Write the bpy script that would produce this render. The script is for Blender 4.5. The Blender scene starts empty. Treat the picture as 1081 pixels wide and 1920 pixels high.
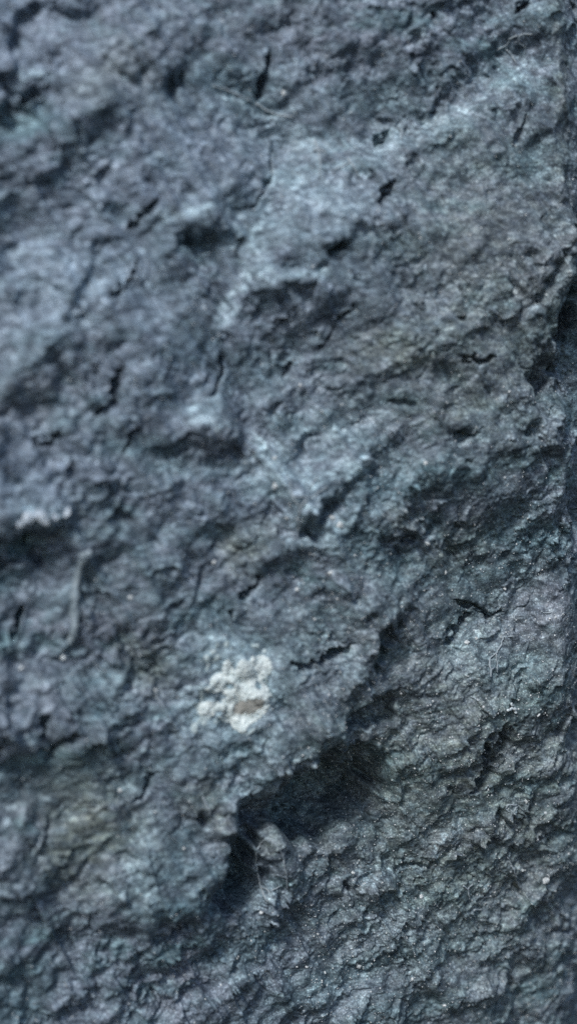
import bpy, math
import numpy as np
from mathutils import Vector, Matrix

# ------------------------------------------------------------------ camera, sky, sun, exposure
SC = bpy.context.scene
COL = SC.collection
PX = 0.2 / 1081.0                      # metres on the rock for one pixel of the photograph (frame about 20 cm wide)
ZC = 0.45                              # height of the picture's centre above the foot of the rock
DIST, YAW, PITCH = 0.45, math.radians(23), math.radians(9)
FWD = np.array([math.sin(YAW) * math.cos(PITCH), math.cos(YAW) * math.cos(PITCH), -math.sin(PITCH)])
RGT = np.array([math.cos(YAW), -math.sin(YAW), 0.0])
UPV = np.cross(RGT, FWD)
CEN = np.array([0.0, 0.0, ZC])
CAMP = CEN - FWD * DIST
FPX = DIST / PX
cam_d = bpy.data.cameras.new('camera')
cam = bpy.data.objects.new('camera', cam_d)
COL.objects.link(cam)
cam.matrix_world = Matrix(((RGT[0], UPV[0], -FWD[0], CAMP[0]), (RGT[1], UPV[1], -FWD[1], CAMP[1]),
                           (RGT[2], UPV[2], -FWD[2], CAMP[2]), (0, 0, 0, 1)))
cam_d.sensor_fit = 'VERTICAL'
cam_d.sensor_height = 36.0
cam_d.lens = 36.0 * FPX / 1920.0
cam_d.clip_start = 0.01
cam_d.clip_end = 50.0
cam_d.dof.use_dof = True
cam_d.dof.focus_distance = DIST + 0.062
cam_d.dof.aperture_fstop = 4.0
SC.camera = cam
SC.cycles.use_denoising = False          # keep the fine grain of the stone

SUN_TO = Vector((-0.52, -0.50, 0.80)).normalized()      # direction towards the light: above, left, in front
world = bpy.data.worlds.new('World')
SC.world = world
world.use_nodes = True
nt = world.node_tree
bg = nt.nodes['Background']
sky = nt.nodes.new('ShaderNodeTexSky')
sky.sky_type = 'NISHITA'
sky.sun_disc = False
sky.sun_elevation = math.asin(SUN_TO.z)
sky.sun_rotation = math.atan2(SUN_TO.x, SUN_TO.y)
sky.air_density = 1.0
sky.dust_density = 1.0
nt.links.new(sky.outputs[0], bg.inputs[0])
bg.inputs[1].default_value = 0.05
sun_d = bpy.data.lights.new('sun', 'SUN')
sun_d.energy = 1.5
sun_d.angle = math.radians(12)
sun_d.color = (1.0, 0.985, 0.97)
sun = bpy.data.objects.new('sun', sun_d)
COL.objects.link(sun)
sun.rotation_euler = SUN_TO.to_track_quat('Z', 'Y').to_euler()
sun.location = (-1, -1, 2)
SC.view_settings.view_transform = 'Standard'
SC.view_settings.look = 'None'
SC.view_settings.gamma = 1.0
SC.view_settings.use_curve_mapping = False
SC.view_settings.exposure = .92

# ------------------------------------------------------------------ helpers
rng = np.random.default_rng(11)

def new_mesh(name, co, faces, mat, parent=None, smooth=True):
    me = bpy.data.meshes.new(name)
    co = np.asarray(co, np.float32)
    faces = np.asarray(faces, np.int32)
    n, k = faces.shape
    me.vertices.add(len(co)); me.vertices.foreach_set('co', co.ravel())
    me.loops.add(n * k); me.loops.foreach_set('vertex_index', faces.ravel())
    me.polygons.add(n); me.polygons.foreach_set('loop_start', np.arange(0, n * k, k, dtype=np.int32))
    me.polygons.foreach_set('loop_total', np.full(n, k, np.int32))
    me.polygons.foreach_set('use_smooth', np.full(n, smooth, bool))
    me.update(calc_edges=True)
    me.materials.append(mat)
    o = bpy.data.objects.new(name, me)
    COL.objects.link(o)
    if parent is not None:
        o.parent = parent
    return o

def tag(o, label, cat, group=None):
    o['label'] = label; o['category'] = cat
    if group: o['group'] = group
    return o

def empty(name, loc):
    o = bpy.data.objects.new(name, None)
    COL.objects.link(o); o.location = loc; o.empty_display_size = 0.01
    return o

def project(P):
    v = P - CAMP
    z = v @ FWD
    return 540.5 + FPX * (v @ RGT) / z, 960.0 - FPX * (v @ UPV) / z

def unproject(u, w):                   # pixel -> point (a, b) on the rock plane, in photo-pixel units
    d = FWD + RGT * ((u - 540.5) / FPX) - UPV * ((w - 960.0) / FPX)
    t = -CAMP[1] / d[1]
    p = CAMP + d * t
    return p[0] / PX, (ZC - p[2]) / PX

# tiling noise map on the rock plane, in photo-pixel units
TW, TH, TRES = 1600.0, 2600.0, 1.6
NX, NY = int(TW / TRES), int(TH / TRES)
FX = np.fft.fftfreq(NX, TRES)[None, :]
FY = np.fft.fftfreq(NY, TRES)[:, None]
def noise(lo, hi, slope=1.3, ang=40, elong=1.0, seed=0):
    r = np.random.default_rng(seed)
    c, s = math.cos(math.radians(ang)), -math.sin(math.radians(ang))
    al = FX * c + FY * s
    ac = -FX * s + FY * c
    k = np.sqrt((al * elong) ** 2 + ac ** 2) + 1e-9
    amp = k ** (-slope) * np.exp(-(k * lo * 0.5) ** 2) * (1 - np.exp(-(k * hi) ** 2))
    amp[0, 0] = 0
    f = np.fft.ifft2(np.fft.fft2(r.standard_normal((NY, NX))) * amp).real
    return (f / f.std()).astype(np.float32)

def bil(img, x, y, wrap=False):
    H, W = img.shape
    if wrap:
        x = np.mod(x, W); y = np.mod(y, H)
    else:
        x = np.clip(x, 0, W - 1.001); y = np.clip(y, 0, H - 1.001)
    x0 = np.floor(x).astype(np.int64); y0 = np.floor(y).astype(np.int64)
    fx = (x - x0).astype(np.float32); fy = (y - y0).astype(np.float32)
    x0 %= W; y0 %= H
    x1 = (x0 + 1) % W; y1 = (y0 + 1) % H
    return (img[y0, x0] * (1 - fx) * (1 - fy) + img[y0, x1] * fx * (1 - fy)
            + img[y1, x0] * (1 - fx) * fy + img[y1, x1] * fx * fy)

# ------------------------------------------------------------------ what the photograph shows on the rock
# eight zones of the photograph, each with its origin; coordinates inside a zone are in half pixels
# D: surface that falls away from the light   L: surface that leans to the light   C: cracks   (points : width : strength)
ZONES = [
((0, 0), """D 330,0 230,90:40:.3;D 0,330 60,280:25:.5;D 90,355 140,345:42:1;D 160,235:26:.6;D 425,240:14:.8;D 620,330 680,270:30:1.1
D 480,180 590,110:25:.35;D 720,60 720,95:12:.5;D 790,140 700,190:18:.5;D 280,490:20:.6;D 235,550 235,610:12:.9;D 80,700 160,670:17:1
D 60,760:30:.4;D 870,315 950,295:13:.9;D 840,455:18:.9;D 730,540:20:.7;D 675,708 710,704:12:1.2;D 570,670 660,580:25:.5
D 1040,100 1081,70:18:1.1;D 1000,70 1000,115:14:.6;D 650,930 740,890 830,880:36:.8;D 720,910 780,900:24:1;D 890,200:22:.5;D 950,205:18:.5
D 420,780:30:.4;D 440,440:60:.35;D 30,110:45:.3;D 560,10:40:.3;D 300,400:40:.3;D 30,740:35:.35;D 620,200:26:.5;D 880,710:40:.25
L 430,50:26:.6;L 100,295 215,275:16:.9;L 870,340 1000,420 1060,440:12:.6;L 60,640 160,560:32:.5;L 130,150:28:.5;L 720,780:32:.8
L 140,920:45:.5;L 1030,840:40:.5;L 620,800:20:.6;L 960,900 930,960:20:.6;L 880,560:80:.25;L 260,120:60:.3;L 1000,560:40:.4;L 590,940:50:.5
L 430,630:50:.35;L 60,500 0,560:30:.4;L 560,60 640,40:30:.3
C 600,730 540,800 490,870:11:1;C 1030,185 1018,280 1000,375:11:1.2;C 1050,570 1030,670 960,770 890,790:6:.8;C 925,890 885,955:8:.8"""),
((540, 0), """D 200,215 250,200:15:1.1;D 250,200 270,160:12:.9;D 330,160:90:.45;D 130,170:80:.35;D 20,60:18:.9;D 690,228:20:1.1;D 700,130:14:.6
D 760,70 820,30:45:.5;D 770,190:14:.9;D 800,245:14:.8;D 940,100:22:.5;D 560,130 500,270:12:.5;D 330,70:30:.3;D 510,420:24:.8
D 450,460:22:.9;D 460,585:20:.9;D 545,555:12:.7;D 500,630 470,670:10:.8;D 290,655:16:1.2;D 150,610:20:1;D 130,650:14:.6;D 220,670:40:.45
D 60,640:45:.35;D 240,860 300,840:14:.9;D 350,875:16:.9;D 110,930:16:.8;D 860,540:14:.7;D 1000,760 1050,745:13:1.1;D 930,820:18:.9
D 640,720:8:.7;D 1070,930:50:1;D 1060,100:20:.5;D 1055,640:26:.6;D 20,385:20:.5;D 300,440:45:.3;D 620,300:24:.5;D 540,350:20:.5;D 740,560:20:.3
D 830,690:20:.4;D 620,90:24:.5;D 420,300:30:.3;D 440,590:16:.5;D 700,640:30:.25;D 880,380:18:.4
L 380,60 500,50:40:.35;L 330,580 560,480 720,400:28:.6;L 110,780:110:.6;L 800,290 980,270:26:.3;L 40,540:60:.35;L 830,225:26:.6;L 150,330:40:.3
L 330,850:12:.7;L 230,560 330,530:14:.5;L 640,780:60:.2;L 980,650 940,700:40:.3;L 700,900:50:.2;L 280,720:40:.4;L 960,270 1010,300:26:.3
C 410,490 340,560:12:1;C 390,680 330,770:15:1;C 200,910 120,955:16:1.1;C 870,40 910,5:12:1;C 885,430 862,560:7:.5"""),
((0, 480), """D 535,95:14:.8;D 60,160:24:.55;D 290,210:26:.6;D 400,330 440,320:26:.6;D 580,370:18:.6;D 60,540:45:.6;D 20,660:24:.6
D 90,660:20:.5;D 20,850:40:.5;D 1030,150 940,230:46:.45;D 820,290 818,320:8:.9;D 865,290 855,325:9:.9;D 860,478:8:1;D 990,530:9:1;D 930,600:16:1
D 650,730:42:.9;D 740,650:28:.8;D 800,740 880,700:42:.9;D 570,900:34:.9;D 440,940:24:.7;D 1060,270:24:.9;D 600,200:30:.4;D 540,440 530,490:14:.5
D 470,660:26:.5;D 740,890:20:.7;D 690,800:20:.6;D 560,690:24:.5;D 200,380:24:.4;D 770,150:30:.4;D 690,60:50:.3;D 190,540:24:.4;D 420,840:26:.5
D 360,540 360,590:18:.6;D 750,710:14:.7;D 320,830:30:.4;D 120,270:40:.3
L 200,90:30:.4;L 380,70:30:.45;L 40,250 180,240:55:.45;L 250,380:18:.7;L 150,450:24:.4;L 430,590 530,580:12:.7;L 940,50 1050,90:22:1
L 860,240:22:.8;L 910,150:18:.6;L 650,240:14:.6;L 700,580 790,600:28:.7;L 1000,700 1050,800:40:.7;L 590,840:22:.5;L 100,900:75:.4;L 0,450:26:.6
L 440,240:30:.4;L 820,470 780,500:22:.5;L 960,720:30:.6;L 190,640:40:.3;L 310,690:30:.3;L 700,380:50:.3;L 260,740:40:.3;L 340,150:30:.4;L 480,500:60:.15
C 515,15 480,90 410,165:11:1;C 445,410 425,510 430,550 340,610:14:1;C 515,635 450,730:11:1;C 250,665 190,690 135,715:14:1
C 845,360 845,450 785,530:8:1.1"""),
((540, 480), """D 40,95:24:.6;D 60,200:95:.5;D 20,240:30:.9;D 500,218:10:.9;D 445,290:9:.9;D 695,110 680,160:8:.8;D 330,420 560,400:28:.45
D 830,400:22:.5;D 1060,150 1020,240:50:1.1;D 1000,100:30:.6;D 920,300 940,340:24:.8;D 920,390 1000,400 1081,390:20:1.2;D 940,500 950,450:28:1.1
D 1050,470:24:.9;D 710,500:14:.8;D 700,560:12:.7;D 560,690:14:.8;D 555,640:14:.9;D 400,700:20:.9;D 900,640:24:1;D 820,740 1000,740:24:.7
D 500,900 620,830:30:.6;D 700,830:30:.5;D 120,910:36:.7;D 450,550:7:.8;D 300,790 380,740:24:.6;D 280,850:26:.7;D 900,520:16:.7;D 780,420:26:.5
D 860,880 1000,870:30:.6;D 720,780:20:.7;D 340,650:30:.3;D 200,700:30:.25;D 260,510 310,450:18:.5;D 420,880:26:.6;D 600,920:26:.7;D 800,570:24:.5;D 540,400:16:.6
D 1060,800:20:.6;D 460,640:14:.7;D 740,690:14:.8;D 960,820:20:.6;D 60,340:18:.5
L 0,70 60,65:14:.9;L 270,80:60:.5;L 490,210 450,270:14:.7;L 1000,310:26:.6;L 1060,350:18:.6;L 1000,580:45:.7;L 110,800 180,770:45:.6;L 60,930:26:.6
L 640,560:60:.35;L 780,640:30:.5;L 860,580:24:.4;L 480,770:30:.4;L 420,850:20:.4;L 930,690 870,730:18:.6;L 100,560:60:.25;L 720,320:40:.3;L 560,270:30:.35
L 660,790:30:.5;L 780,870:30:.4;L 250,690:40:.3;L 350,930:40:.3;L 840,60:60:.25;L 240,320:40:.25;L 1000,900:26:.4
C 235,190 170,250 150,310 120,350:8:1;C 35,405 5,445:10:1.1;C 620,372 700,395 745,365:9:1.1;C 590,668 680,658:13:1.1;C 370,548 455,552:5:.6"""),
((0, 960), """D 100,120:75:.75;D 240,80 210,240:16:.9;D 20,240:40:.7;D 350,260:28:1;D 320,325 420,325:14:1;D 290,500 260,545:14:1;D 245,470:10:.7
D 30,560:34:.7;D 200,390:20:.5;D 550,100:18:.7;D 640,430:30:.35;D 570,540 560,600 600,640:18:.8;D 380,500:14:.8;D 240,660 210,710:20:.8;D 60,930:55:.5
D 440,790:16:.7;D 840,60:26:.8;D 920,130:38:.75;D 840,180:18:.8;D 840,380:14:.8;D 1000,200 1081,170:10:.9;D 790,700:20:.6;D 690,780:18:.7
D 750,880:20:.8;D 830,890 900,880:32:.9;D 960,820:12:.9;D 1030,720:20:.7;D 460,120 390,120:16:.6;D 570,240:26:.5;D 490,450:24:.5;D 660,350:20:.4
D 510,940:20:.8;D 330,930:24:.6;D 500,780:22:.5;D 150,860:24:.6;D 600,330:20:.4;D 1060,540:14:.9;D 720,900:14:.8;D 680,140:24:.4;D 770,480:14:.5
D 270,30:26:.5;D 150,190:24:.6;D 60,60:50:.4
L 180,680:65:.5;L 40,750:45:.45;L 250,775 340,740:10:.8;L 450,640:45:.45;L 430,760:14:.7;L 560,640:20:.5;L 950,260:40:.4;L 1000,330 950,370:26:.5
L 870,560:40:.4;L 150,460:40:.35;L 430,380:40:.35;L 620,150:40:.3;L 750,110:30:.5;L 880,260:24:.5;L 360,760:20:.5;L 270,860:20:.4;L 90,20:30:.3
L 600,700:30:.35;L 1000,880:30:.5;L 540,320:26:.3;L 1040,240:20:.5;L 120,590:40:.3
C 105,370 65,500:14:1;C 180,750 150,850:12:.8;C 300,820 210,870 175,935:13:.9;C 992,248 905,335:13:1.1;C 880,370 878,420:7:.7"""),
((540, 960), """D 360,440:46:1;D 330,520:28:.9;D 340,610:38:.7;D 240,635 300,640:14:.9;D 230,770 330,700 420,700:34:1.1;D 320,800:36:1.1
D 100,780:18:.9;D 180,890:60:.9;D 80,440:18:1;D 30,440:16:.7;D 50,80 110,50:24:1;D 60,20:22:1;D 350,100 450,110 550,70:20:1;D 570,30:18:.9
D 640,130:18:.6;D 730,180:24:.7;D 730,260:16:.8;D 860,310 950,280:24:.6;D 955,670:10:1;D 470,590:20:.6;D 630,790:20:.6;D 340,40:36:.6
D 40,150:20:.5;D 520,140:18:.8;D 200,290 150,300:16:.6;D 260,270:20:.5;D 900,200:26:.5;D 850,610:24:.5;D 540,740:20:.6;D 1060,560:26:.6;D 1050,680:30:.5
D 720,660:30:.4;D 470,360:24:.6;D 410,390:18:.9;D 300,480:18:.6;D 1060,910:24:.7;D 560,850:26:.4;D 700,860:30:.4;D 600,250:24:.5;D 780,90:20:.5;D 450,200:24:.4
D 100,640:26:.5;D 60,700:30:.4;D 170,600:10:.9
L 300,662:15:.9;L 250,540:46:.5;L 140,110:28:.8;L 190,60:18:.7;L 490,72 530,55:10:.9;L 1020,270:45:.5;L 800,480 680,540:50:.35;L 835,730:14:.7
L 670,490:12:.7;L 300,340:45:.4;L 160,230:26:.5;L 240,180:40:.35;L 740,130:24:.4;L 40,290:24:.6;L 40,380:26:.5;L 100,680 20,700:34:.6;L 980,100:26:.5
L 960,420:50:.3;L 640,640:50:.25;L 420,860:40:.35;L 1000,880:40:.35;L 540,300:40:.25;L 760,340:26:.4;L 40,850:40:.5;L 900,850:24:.3;L 440,50:20:.4
C 0,560 60,575 120,555 200,520 245,490:13:1.2;C 640,352 720,360 790,410 835,380:11:1.1;C 720,390 650,460 600,500:16:1;C 835,800 815,880 785,955:14:1.2"""),
((0, 1440), """D 1000,120 940,200:50:1;D 920,300 900,400:50:1;D 920,470 850,510:40:.9;D 740,170:26:1;D 600,590:46:.8;D 680,600:28:1
D 740,520 800,450:24:.7;D 160,40:46:.7;D 200,630 240,625:24:1;D 285,545:18:.7;D 60,475:16:.8;D 100,280:30:.5;D 500,710:18:.9
D 350,830 250,900 210,950:18:.8;D 720,820 690,850:30:.8;D 600,770:16:.8;D 580,850:24:.5;D 500,945:14:.9;D 590,720 650,718:14:.7;D 60,780:34:.6
D 30,820:26:.6;D 890,830:20:.8;D 970,740:14:.7;D 1020,680:18:.7;D 1010,390 1020,430:26:1.1;D 570,440:26:.6;D 190,330:24:.4;D 90,100:24:.4
D 790,600:20:.6;D 440,740:20:.5;D 670,150:18:.6;D 800,40:24:.6;D 330,440:24:.4;D 260,760:24:.4;D 150,790:24:.4;D 470,620:40:.3;D 800,260:30:.4;D 740,740:18:.7
D 1040,900:30:.6;D 850,560:20:.6;D 240,230:20:.3;D 550,350:20:.4
L 180,600:14:.8;L 530,230 535,330:22:.6;L 510,440 470,520:26:.5;L 150,850 60,900:45:.5;L 330,620 300,740:40:.4;L 1040,310:34:.5;L 720,400 640,480:20:.6
L 960,70 880,80:16:.7;L 760,300:24:.5;L 590,100:40:.4;L 990,530 920,580:30:.7;L 560,200:26:.5;L 260,170:40:.3;L 640,680:30:.4;L 820,760:24:.4
L 450,560:30:.3;L 60,560:40:.3;L 1000,820:40:.35;L 340,300:70:.2;L 400,900:40:.35;L 850,140:20:.4;L 690,780:18:.6;L 700,290:30:.4;L 160,480:40:.3
C 590,15 545,100 515,135:10:1"""),
((540, 1440), """D 60,100:80:.9;D 200,90:70:.9;D 320,100 280,170:46:.9;D 60,275 140,255:26:1.1;D 640,90:30:.5;D 600,180:46:.6;D 770,250:24:.8
D 520,260:16:.9;D 260,450 235,485:18:1;D 420,370 490,380:18:1;D 550,350 530,390:14:1;D 390,490:30:.7;D 50,450:36:.8;D 30,550:30:.8;D 420,645:20:.9
D 300,620:46:.4;D 200,760 270,770:14:.9;D 330,745:14:.9;D 450,770:20:.8;D 580,660:18:.8;D 600,710:16:.8;D 850,437:15:1;D 950,530:40:.7
D 930,310:34:.7;D 780,740:24:.6;D 620,900 660,890:24:.8;D 790,890:46:.5;D 1020,900:34:.7;D 690,590:20:.6;D 20,930:24:1;D 420,150:18:.9;D 740,590:16:.7
D 860,840:18:.7;D 500,625:14:.8;D 980,260:16:.8;D 180,680:30:.5;D 700,700:30:.4;D 480,220:18:.5;D 900,740:26:.5;D 1060,700:26:.7;D 100,690:30:.5;D 560,480:24:.4
D 480,830:20:.6;D 120,350:24:.5;D 960,120:20:.6;D 840,300:24:.5;D 1000,780:24:.5;D 210,390:18:.6;D 750,480:24:.4;D 640,290:20:.5;D 120,570:24:.6;D 550,850:20:.5
L 210,440:28:.8;L 330,420 500,400:18:.7;L 290,800:28:.8;L 130,870 200,860:18:.7;L 200,165:34:.6;L 330,280 250,310:22:.6;L 420,540:36:.5;L 830,145:24:.5
L 20,600:34:.6;L 480,560:30:.4;L 700,240:18:.5;L 950,430:30:.4;L 760,470:30:.4;L 620,560:30:.4;L 860,800:40:.4;L 1000,640:30:.4;L 400,100:34:.5;L 640,800:40:.3
L 960,660:30:.35;L 540,920:40:.35;L 360,880:30:.4;L 740,170:30:.4;L 1030,820:24:.5;L 160,290:30:.4;L 1010,180:30:.4;L 900,880:24:.4;L 560,310:24:.4;L 300,700:26:.3;L 460,460:16:.6
C 782,5 750,60 715,97:14:1.2"""),
((0, 0), """L 2000,240 1720,420 1400,560 1120,590:54:.8;L 1120,600 1070,760 960,1000 870,1190:42:.8;L 1000,1020 1150,1030:24:.8
L 1240,1650 1120,1780:60:.4;L 960,1640 1060,1780:50:.5;D 1250,2850 1350,2980:90:.4;D 920,3100 900,3300:60:.5;L 1080,2700 1180,2660:30:.7;L 1300,2560 1390,2500:26:.7;L 1160,3020 1240,2960:30:.6;D 1180,2760 1280,2740:22:.9
L 880,2420 1000,2440:60:.4;L 1300,3180 1450,3080:50:.5;L 2080,2280:70:.4;L 1240,2480:60:.35;D 100,2080:110:.5
C 1882,2712 1868,2780 1845,2850 1825,2900 1792,2975:22:1.4"""),
]
# hollows: outline in the photograph, depth, softness of the rim
HOLLOWS = [
 ([(446, 1500), (500, 1492), (548, 1462), (560, 1432), (600, 1412), (668, 1398), (722, 1412), (726, 1470), (712, 1508), (668, 1540), (610, 1582), (560, 1580), (536, 1560), (498, 1568), (462, 1560), (440, 1530)], 74, 9),
 ([(452, 1530), (484, 1550), (484, 1590), (478, 1640), (486, 1684), (452, 1700), (418, 1702), (396, 1690), (420, 1648), (434, 1610)], 66, 8),
 ([(566, 1352), (620, 1356), (648, 1322), (690, 1302), (768, 1300), (748, 1330), (722, 1366), (672, 1372), (610, 1366)], 24, 7),
 ([(552, 1000), (568, 960), (600, 930), (634, 926), (620, 962), (594, 984), (586, 1014), (560, 1010)], 34, 6),
 ([(1040, 640), (1044, 590), (1062, 530), (1100, 470), (1120, 640), (1070, 640)], 60, 8),
 ([(994, 672), (1030, 668), (1081, 676), (1100, 700), (1040, 704), (1022, 750), (1000, 770), (990, 720)], 40, 7),
 ([(300, 832), (330, 812), (372, 816), (420, 830), (452, 826), (440, 860), (400, 872), (372, 856), (330, 868), (304, 852)], 6, 7),
 ([(696, 1212), (700, 1170), (726, 1150), (752, 1164), (742, 1196), (716, 1230), (700, 1268), (690, 1250)], 18, 7),
 ([(0, 1000), (40, 990), (110, 978), (130, 1000), (106, 1040), (80, 1060), (30, 1064), (-20, 1090), (-20, 1010)], 17, 9),
 ([(306, 170), (318, 150), (338, 132), (350, 140), (336, 164), (314, 178)], 13, 6),
 ([(28, 178), (50, 164), (84, 162), (90, 176), (60, 192), (36, 194)], 7, 6),
 ([(494, 1628), (510, 1622), (520, 1636), (514, 1660), (502, 1656), (496, 1644)], 22, 4),
 ([(278, 1732), (320, 1716), (368, 1722), (360, 1748), (330, 1758), (290, 1756)], 20, 7),
 ([(478, 552), (520, 530), (596, 520), (588, 552), (560, 590), (552, 618), (520, 610), (474, 612)], 4, 10),
 ([(318, 466), (350, 440), (400, 432), (420, 444), (398, 464), (350, 474)], 8, 6),
 ([(704, 1014), (730, 1000), (770, 1002), (812, 994), (828, 974), (822, 1000), (780, 1020), (730, 1022)], 26, 5),
 ([(652, 1668), (660, 1648), (676, 1652), (668, 1680), (656, 1688)], 18, 4),
 ([(356, 1536), (362, 1512), (378, 1508), (382, 1526), (372, 1544)], 20, 4),
 ([(748, 1630), (790, 1628), (812, 1612), (806, 1636), (780, 1642)], 18, 4),
 ([(820, 814), (876, 806), (872, 820), (830, 826)], 20, 4),
 ([(966, 804), (1000, 792), (1006, 804), (980, 822)], 22, 4),
]
AREAS = [(80, 1030, 95, 70, -.5), (590, 590, 110, 70, -.2), (1040, 580, 70, 100, -.6), (900, 930, 190, 80, -.4), (720, 1240, 60, 60, -.25), (590, 1490, 150, 90, -.3),
         (1000, 1010, 120, 90, -.35), (340, 1740, 130, 60, -.35), (120, 1430, 120, 60, -.25), (460, 1660, 90, 90, -.15), (600, 360, 120, 90, .5), (150, 500, 180, 110, .35),
         (850, 350, 220, 120, .15), (760, 610, 130, 60, .2), (120, 1290, 110, 60, .25), (250, 1610, 120, 90, .25), (540, 870, 80, 60, .4), (620, 800, 130, 50, .3), (60, 70, 170, 130, .45), (260, 250, 160, 120, .15),
         (420, 840, 90, 40, -.4), (1000, 420, 70, 80, .25), (960, 1260, 110, 80, .3), (1040, 1130, 50, 60, .3), (730, 1560, 90, 50, .2), (800, 1720, 170, 90, .15),
         (640, 1400, 120, 30, -.3), (520, 1260, 30, 60, .2), (1000, 820, 90, 70, -.2)]
LEDGES = [((470, 512), (525, 520), (588, 512)), ((545, 935), (600, 930), (640, 905)), ((705, 285), (815, 240), (900, 200)),
          ((640, 1650), (720, 1642), (790, 1640)), ((590, 1378), (650, 1392), (700, 1385))]

CS, MG = 0.5333, 130
CW, CH = int((1081 + 2 * MG) * CS), int((1920 + 2 * MG) * CS)
gx, gy = np.meshgrid((np.arange(CW) + .5) / CS - MG, (np.arange(CH) + .5) / CS - MG)
def smooth_canvas_noise(lam, seed):
    r = np.random.default_rng(seed)
    fx = np.fft.fftfreq(CW, 1 / CS)[None, :]; fy = np.fft.fftfreq(CH, 1 / CS)[:, None]
    k = np.sqrt(fx ** 2 + fy ** 2)
    f = np.fft.ifft2(np.fft.fft2(r.standard_normal((CH, CW))) * np.exp(-(k * lam * .6) ** 2)).real
    return f / f.std()
WXN = 5.0 * smooth_canvas_noise(34, 1) + 2.2 * smooth_canvas_noise(12, 3)
WYN = 5.0 * smooth_canvas_noise(34, 2) + 2.2 * smooth_canvas_noise(12, 4)
WX, WY = gx + WXN, gy + WYN            # ragged outlines: every stroke is read through this warp

def seg_dist(X, Y, pts):
    best = np.full(X.shape, 1e9); par = np.zeros(X.shape)
    L = [0.0]
    for a, b in zip(pts[:-1], pts[1:]):
        L.append(L[-1] + math.hypot(b[0] - a[0], b[1] - a[1]))
    for i, (a, b) in enumerate(zip(pts[:-1], pts[1:])):
        dx, dy = b[0] - a[0], b[1] - a[1]
        t = np.clip(((X - a[0]) * dx + (Y - a[1]) * dy) / (dx * dx + dy * dy + 1e-9), 0, 1)
        d = np.hypot(X - a[0] - t * dx, Y - a[1] - t * dy)
        m = d < best
        best[m] = d[m]
        par[m] = ((L[i] + t * (L[i + 1] - L[i])) / max(L[-1], 1e-6))[m]
    return best, par

def window(pts, r):
    xs = [p[0] for p in pts]; ys = [p[1] for p in pts]
    i0 = max(int((min(xs) - r + MG) * CS), 0); i1 = min(int((max(xs) + r + MG) * CS) + 2, CW)
    j0 = max(int((min(ys) - r + MG) * CS), 0); j1 = min(int((max(ys) + r + MG) * CS) + 2, CH)
    return slice(j0, j1), slice(i0, i1)

HOL = np.zeros((CH, CW), np.float32); CALM = np.zeros((CH, CW), np.float32); SH = np.zeros((CH, CW)); DEP = np.zeros((CH, CW)); PID = np.zeros((CH, CW), np.int32)
PARTS = ['surface']
for (ox, oy), txt in ZONES:
    for item in txt.replace('\n', ';').split(';'):
        kind, rest = item[0], item[2:]
        ptxt, w, s = rest.split(':')
        w, s = float(w) * 0.5, float(s)
        pts = [(ox + float(q.split(',')[0]) / 2, oy + float(q.split(',')[1]) / 2) for q in ptxt.split()]
        if len(pts) == 1: pts = [pts[0], (pts[0][0] + .3 * w, pts[0][1] - .25 * w)]
        win = window(pts, w * 3 + 20)
        X, Y = (WX[win], WY[win]) if kind != 'C' else (gx[win] + .5 * WXN[win], gy[win] + .5 * WYN[win])
        d, t = seg_dist(X, Y, pts)
        if kind == 'C':
            tp = np.clip(np.minimum(t, 1 - t) * 4 + .35, 0, 1)
            sg = np.maximum(w * .85, 3.6) * tp * np.clip(1 + .35 * WXN[win] / 6, .45, 1.6)
            g = s * tp * np.exp(-(d / sg) ** 2)
            DEP[win] = np.maximum(DEP[win], g * (20 + w * 3))
            SH[win] -= .25 * s * np.exp(-(d / (w * 1.3)) ** 2)
            CALM[win] = np.maximum(CALM[win], .6 * np.exp(-(d / (w * 2 + 16)) ** 2))
            PARTS.append('crack')
            PID[win][g > .28 * s] = len(PARTS) - 1
        else:
            sg = w * .95
            g = np.exp(-(d / sg) ** 2)
            SH[win] += (1 if kind == 'L' else -1) * s * g
            if kind == 'D' and s >= .4:
                DEP[win] += (s - .3) * min(w, 16) * .5 * np.exp(-(d / (w * .8)) ** 2)
def poly_sd(X, Y, poly):                # signed distance, positive inside
    d, _ = seg_dist(X, Y, list(poly) + [poly[0]])
    ins = np.zeros(X.shape, bool)
    for (xa, ya), (xb, yb) in zip(poly, list(poly[1:]) + [poly[0]]):
        c = ((ya > Y) != (yb > Y)) & (X < (xb - xa) * (Y - ya) / (yb - ya + 1e-9) + xa)
        ins ^= c
    return np.where(ins, d, -d)
WLX, WLY = 7.0 * smooth_canvas_noise(52, 7) + 2.0 * smooth_canvas_noise(24, 9), 7.0 * smooth_canvas_noise(52, 8) + 2.0 * smooth_canvas_noise(24, 10)
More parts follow.
